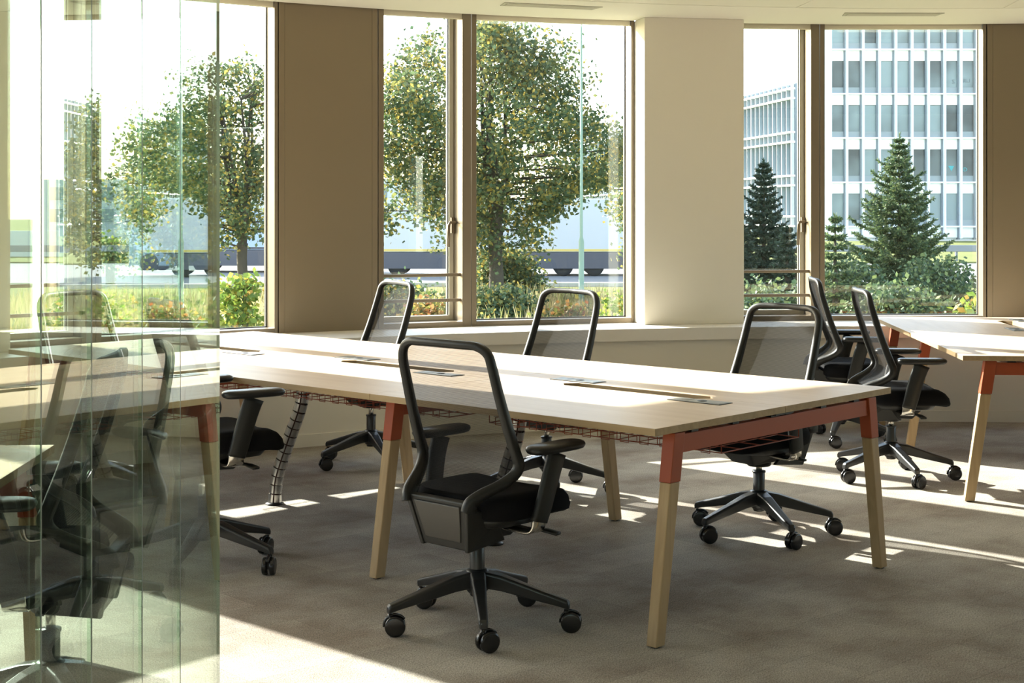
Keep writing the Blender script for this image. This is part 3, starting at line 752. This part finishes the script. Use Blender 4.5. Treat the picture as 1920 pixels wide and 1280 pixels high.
bush('low green bush outside seen through the partition glass, farther left', 150, 19, 548, 1.3, 60, 45, .075, M_LFY, .12, 14)
bush('rusty autumn shrub low in the narrow centre window', 800, 19, 555, .9, 60, 45, .07, M_LFB, .1, 15)
bush('brown and gold shrub low in the centre window behind a chair back', 1060, 20, 572, 1.1, 70, 45, .07, M_LFB, .1, 16)
bush('yellowish shrub at the lower right corner of the centre window', 1165, 18, 545, .7, 50, 40, .07, M_LFY, .1, 17)
bush('fresh green sprig at the lower right corner of the right window', 1812, 13, 520, .32, 30, 22, .085, M_LFY, .06, 18, depth=.25)
bush('clipped lime-green bush across the road seen through the partition', 195, 68, 455, 2.6, 60, 50, .2, M_LFY, .3, 19)
for i, (px, Z, t, lb) in enumerate([(770, 26, 540, 'dark green shrub under the rails of the narrow centre window'), (1590, 30, 500, 'dense dark shrub between the small pine and the tall spruce'), (1760, 31, 492, 'dense dark shrub right of the tall spruce'), (1690, 24, 545, 'low dark shrub at the foot of the tall spruce'), (1440, 24, 548, 'low dark shrub at the foot of the dark spruce')]):
    bush(lb, px, Z, t, 2.0, 100, 45, .09, M_NEED if i else M_LF, .18, 30+i)
# dry grass, uncountable
gr = MB(); rnd = random.Random(5)
for _ in range(5200):
    x = rnd.uniform(-12, 4.5); y = rnd.uniform(27, 37); h = rnd.uniform(.25, .6)
    d = Vector((rnd.gauss(0,.09), rnd.gauss(0,.09), h)); s = Vector((.012,0,0))
    b = Vector((x, y, GZ)); gr.add([b-s, b+s, b+d*.6+s*.8+Vector((0,0,.0)), b+d*1.0, b+d*.6-s*.8], [(0,1,2,3,4)])
o = gr.build('dry_grass', M_DRY); tag(o, 'tall straw-coloured grass along the roadside verge', 'grass', kind='stuff')

def spruce(label, px, Z, top_py, rbase, m, seed, nw=24, dens=1.0, name='spruce_tree'):
    rnd = random.Random(seed); x = P(px, Z); H = HT(top_py, Z)-GZ
    root = empty(name, (x, Z, GZ)); tag(root, label, 'tree')
    tr = MB(); tr.tube([(0,0,-.05),(0,0,H*.5),(0,0,H*.97)], [.07,.045,.008], 8)
    lf = MB()
    def blade(p, d, L_, w_):
        n = Vector((rnd.gauss(0,1), rnd.gauss(0,1), rnd.gauss(0,1))); a = d.cross(n)
        if a.length < 1e-4: return
        a = a.normalized()*w_
        lf.add([p-a*.4, p+a*.4, p+d*L_*.6+a, p+d*L_, p+d*L_*.6-a], [(0,1,2,3,4)])
    for i in range(nw):
        t = i/(nw-1); z = H*(.06+.90*t**.92); r = rbase*(1-t)**.82*rnd.uniform(.86,1.08)+.06
        nb = int(9-3*t)
        a0 = rnd.random()*6.28
        for k in range(nb):
            a = a0+2*pi*k/nb+rnd.uniform(-.2,.2); rr = r*rnd.uniform(.62,1.22); u = Vector((cos(a), sin(a), 0)); v = Vector((-sin(a), cos(a), 0))
            up = .10+.35*t
            pts = [Vector((0,0,z))+u*(rr*s)+Vector((0,0,rr*(-.22*sin(s*2.6)*(1-t)+up*s*s))) for s in (0,.2,.4,.6,.8,1)]
            tr.tube(pts, [.012,.010,.008,.006,.005,.003], 4)
            ns = max(4, int(rr/.055*dens))
            for j in range(ns):
                s = .12+.88*j/ns; idx = min(4, int(s*5)); p = pts[idx].lerp(pts[idx+1], s*5-idx); d0 = (pts[idx+1]-pts[idx]).normalized()
                tw = .32*rr*(1-s)*.8+.07
                for sd in (-1, 1):
                    dd = (d0*.75+v*sd*.8+Vector((0,0,rnd.uniform(-.30,.1)))).normalized()
                    nn = max(2, int(tw/.035))
                    for q in range(nn):
                        pp = p+dd*tw*q/nn
                        for _ in range(4): blade(pp, (dd+Vector((rnd.gauss(0,.45), rnd.gauss(0,.45), rnd.gauss(0,.45)))).normalized(), .085, .014)
    for j in range(26): blade(Vector((0,0,H*(.93+.07*j/26))), Vector((rnd.gauss(0,.5), rnd.gauss(0,.5), .9)).normalized(), .10, .012)
    tr.build('trunk', M_BARK, root); lf.build('needles', m, root)
    return root
spruce('tall green spruce in the middle of the right-hand window', 1686, 34, 252, 1.55, M_NEED, 41, 24, .8)
spruce('dark narrow spruce with a bare tip outside the narrow right window', 1432, 34, 300, .95, M_NEEDD, 42, 22, .9)
spruce('short dark spruce at the left of the narrow right window', 1392, 32, 428, .6, M_NEEDD, 43, 12, .9)
spruce('short dark spruce beside the window handle of the narrow right window', 1476, 31, 425, .55, M_NEEDD, 44, 12, .9)
spruce('small young pine at the left edge of the right-hand window', 1566, 28, 405, .62, M_NEED, 45, 12, .7, 'pine_tree')
# green lamp post
M_LP = mat('green_painted_steel', (.22,.30,.21), .5)
lp = empty('lamp_post', (P(1090, 33), 33, GZ)); tag(lp, 'pale green street lamp post right of the big tree trunk', 'lamp post')
MB().lathe([(.09,0),(.09,.05),(.062,.06),(.06,1.6),(.035,1.7),(.022,6.9)], 16).build('pole', M_LP, lp)
m_ = MB(); m_.tube([(0,0,6.85),(.05,0,7.1),(.5,0,7.25)], .02, 8); m_.box((.45,-.09,7.2),(1.0,.09,7.28)); m_.build('lamp_head', M_LP, lp, bevel=.02)

# vehicles on the road
def wheel(mb, x, y, r=.36, w_=.24): mb.lathe([(r*.55, -w_/2),(r*.95, -w_/2),(r, -w_/2+.03),(r, w_/2-.03),(r*.95, w_/2),(r*.55, w_/2)], 22, 'y', (x, y, r))
M_TYRE = mat('tyre', (.03,.03,.03), .8); M_VWIN = mat('vehicle_glass', (.05,.06,.07), .12, 0, .8)
def truck(label, x, y, L_, H_, body, stripe, cab_left=True):
    z = GZ-.03
    r = empty('box_truck', (x, y, z)); tag(r, label, 'truck', None)
    MB().box((0, -1.2, .85), (L_, 1.2, H_)).build('cargo_box', body, r, bevel=.04)
    MB().box((0, -1.205, .88), (L_, -1.2, .96)).build('side_stripe', stripe, r)
    MB().box((.1, -1.19, .26), (L_-.1, 1.19, .84)).build('side_skirt', M_TRS, r, bevel=.02)
    s = -1 if cab_left else 1; cx0 = 0 if cab_left else L_
    prof = [(0,.24),(1.75,.24),(1.75,1.35),(1.5,2.3),(.1,2.4),(0,2.3)]
    m = MB(); vs = [(cx0+s*(.12+a), -1.1, b) for a, b in prof]+[(cx0+s*(.12+a), 1.1, b) for a, b in prof]; n = len(prof)
    m.add(vs, [tuple(range(n)), tuple(range(n, 2*n))]+[(i, (i+1) % n, (i+1) % n+n, i+n) for i in range(n)]); cb = fix(m.build('cab', body, r, bevel=.05))
    m = MB(); a0, a1 = sorted((cx0+s*.75, cx0+s*1.5)); m.box((a0, -1.12, 1.4), (a1, 1.12, 2.1)); m.build('cab_window', M_VWIN, cb, bevel=.03)
    for wx in (.9, L_*.72, L_*.72+1.1, cx0+s*1.1):
        m = MB(); wheel(m, wx, -1.0); wheel(m, wx, 1.0); m.build('wheel', M_TYRE, r)
M_TRW = mat('truck_pale_grey', (.62,.63,.64), .4); M_TRB = mat('truck_pale_blue', (.42,.52,.66), .4); M_TRY = mat('yellow_stripe', (.75,.55,.15), .5); M_TRS = mat('dark_stripe', (.1,.1,.12), .5)
truck('long pale grey truck on the road behind the big tree', -4.95, 54, 9.4, 2.75, M_TRW, M_TRY, True)
truck('white-blue truck on the road seen in the left and narrow windows', -12.5, 57, 6.2, 2.4, M_TRB, M_TRS, True)
# dark guard rail on the far side of the road
M_GRD = mat('guard_rail_steel', (.2,.21,.22), .45, .5)
g = empty('crash_barrier', (0, 67, GZ)); tag(g, 'low steel crash barrier along the far side of the road', 'barrier')
MB().box((-60, -.05, .45), (60, .05, .75)).build('rail', M_GRD, g, bevel=.02)
for i in range(-15, 16): MB().box((i*4-.05, .05, 0), (i*4+.05, .15, .7)).build('post', M_GRD, g)
# field gate like low wall
o = MB().box((-60, 74, GZ), (7, 74.4, .5)).build('low_wall', mat('pale_render', (.62,.62,.60), .9)); tag(o, 'long low pale wall beyond the road', 'wall')

# white gridded office building
M_WB = mat('white_cladding', (.88,.90,.93), .5, 0, .4); M_SP = mat('white_spandrel', (.95,.95,.94), .3, 0, .6); M_OW = mat('office_glass', (.17,.21,.225), .22, 0, .5, var=((.35,.35,.4), .6))
M_OWS = mat('grey_side_vent', (.22,.25,.28), .5); M_OWB = mat('grey_lower_panel', (.30,.33,.34), .4); M_PLN = mat('beige_plinth', (.50,.46,.41), .8)
bz = 114.5; fl = 3.4; pit = 1.25
nt_ = M_OW.node_tree; oi = nt_.nodes.new('ShaderNodeObjectInfo'); rp = nt_.nodes.new('ShaderNodeValToRGB'); tcx = nt_.nodes.new('ShaderNodeTexCoord'); nz = nt_.nodes.new('ShaderNodeTexNoise')
nz.inputs['Scale'].default_value = .22; nz.inputs['Detail'].default_value = 3; nt_.links.new(tcx.outputs['Object'], nz.inputs['Vector'])
sm = nt_.nodes.new('ShaderNodeMath'); sm.operation = 'MULTIPLY_ADD'; sm.inputs[1].default_value = .35; nt_.links.new(oi.outputs['Random'], sm.inputs[0]); nt_.links.new(nz.outputs['Fac'], sm.inputs[2])
rp.color_ramp.elements[0].position = .48; rp.color_ramp.elements[0].color = (.055,.062,.068,1); rp.color_ramp.elements[1].position = .78; rp.color_ramp.elements[1].color = (.26,.32,.33,1)
nt_.links.new(sm.outputs[0], rp.inputs[0]); nt_.links.new(rp.outputs[0], nt_.nodes['Principled BSDF'].inputs['Base Color'])
bx0 = P(1557, bz); yb0 = HT(424.5, bz)   # a floor line
ob = empty('office_building', (bx0, bz, GZ)); tag(ob, 'white office block with a tight grid of windows and vertical fins', 'building')
zb = yb0-GZ
NC, NF = 14, 8
MB().box((-1.2, .45, 0), (NC*pit+1.2, 3.2, zb+fl*(NF-1)+1)).build('building_core', M_WB, ob)
for j in range(-1, NF-1):
    z = zb+fl*j
    if j >= 0:
        MB().box((-.1, -.05, z-.07), (NC*pit+.1, .45, z+.05)).build('floor_edge', M_WB, ob)
        MB().box((0, .22, z-.86), (NC*pit, .44, z-.07)).build('spandrel_band', M_SP, ob)
cnt = 0
for j in range(0, 6):
    for i in range(NC):
        z = zb+fl*j; x = i*pit+.12
        wn = MB().box((x, .30, z+.05), (x+pit-.30, .43, z+fl-.88)).build('window', M_OW, ob)
        MB().box((x, .24, z+.05), (x+pit-.30, .30, z+.50)).build('lower_panel', M_OWB, wn)
for i in range(NC): MB().box((i*pit+pit-.20, .10, -0+zb-1.0), (i*pit+pit-.03, .44, zb+fl*(NF-2))).build('side_vent', M_OWS, ob)
for i in range(NC+1): MB().box((i*pit-.075, -.30, zb-.9), (i*pit+.06, .44, zb+fl*(NF-2)+.5)).build('facade_fin', M_WB, ob)
MB().box((-3.6, -2.0, 0), (NC*pit+6, -1.2, zb-1.0)).build('plinth_wall', M_PLN, ob)
# sign reflections put in as coloured letter shapes, upper and middle rows
M_TEAL = mat('teal_reflection', (.10,.42,.45), .6); M_REFL = mat('grey_reflection', (.20,.23,.24), .6)
def text(s, size, loc, m, parent):
    cu = bpy.data.curves.new('reflected_letters', 'FONT'); cu.body = s; cu.size = size; cu.extrude = .01
    t = bpy.data.objects.new('reflected_letters', cu); COL.objects.link(t); cu.materials.append(m)
    me = bpy.data.meshes.new_from_object(t); bpy.data.objects.remove(t)
    o = bpy.data.objects.new('reflected_letters', me); COL.objects.link(o); o.rotation_euler = (pi/2, 0, 0); o.location = loc; o.parent = parent; return o
def bloc(px, py): return (P(px, bz)-bx0, .28, HT(py, bz)-GZ)
text('S', .45, bloc(1787, 156), M_REFL, ob); text('RU', .42, bloc(1808, 154), M_REFL, ob); text('D', .42, bloc(1808, 321), M_TEAL, ob)
x_, y_, z_ = bloc(1786, 318); MB().add([(x_-.25, .28, z_+.3), (x_+.2, .28, z_+.3), (x_, .28, z_-.12), (x_-.25, .295, z_+.3), (x_+.2, .295, z_+.3), (x_, .295, z_-.12)], [(0,2,1),(3,4,5),(0,1,4,3),(1,2,5,4),(2,0,3,5)]).build('reflected_mark', M_TEAL, ob)

# curved-looking glass building with paired white bands, running away to the left
M_GB = mat('blue_green_glazing', (.09,.13,.17), .3, 0, .3, var=((.12,.12,.3), .5)); M_GBW = mat('white_band', (.9,.9,.88), .5); M_GBF = mat('pale_fin', (.28,.33,.36), .4)
gb = empty('glass_building', (22.4, 119.5, GZ), atan2(14, -2.1)); tag(gb, 'long blue glass building with paired white horizontal bands', 'building')
LG = 96; hb = [10.75+.8, 7.17+.8, 3.62+.8]   # lower band heights above ground
MB().box((0, -9, 0), (LG, -.3, 12.55)).build('glazed_volume', M_GB, gb)
for k_, h in enumerate([11.16, 7.66, 4.16, .9]):
    for dz in (0, .78):
        if h+dz > .2: MB().box((0, -.3, h+.12+dz), (LG, .12, h+.26+dz)).build('white_band', M_GBW, gb)
for i in range(82):
    x = .1+i*1.16; MB().box((x, -.3, 0), (x+.10, 0.0, 12.5)).build('facade_fin', M_GBF, gb)
# distant wooded ridge and pale block behind the trees
M_FAR = mat('distant_foliage', (.12,.17,.10), .95, var=((.15,.15,.15), .4))
rnd = random.Random(77)
bl = empty('apartment_block', (P(560, 150), 150, GZ)); tag(bl, 'distant pale block behind the trees beyond the road', 'building')
MB().box((-26, 0, 0), (14, 10, 5.5)).build('wall', mat('hazy_concrete', (.55,.57,.60), .9), bl)
for j in range(2):
    for i in range(15): MB().box((-25+i*2.5, -.05, 1.2+j*2.2), (-23.6+i*2.5, .05, 2.5+j*2.2)).build('window', M_OW, bl)
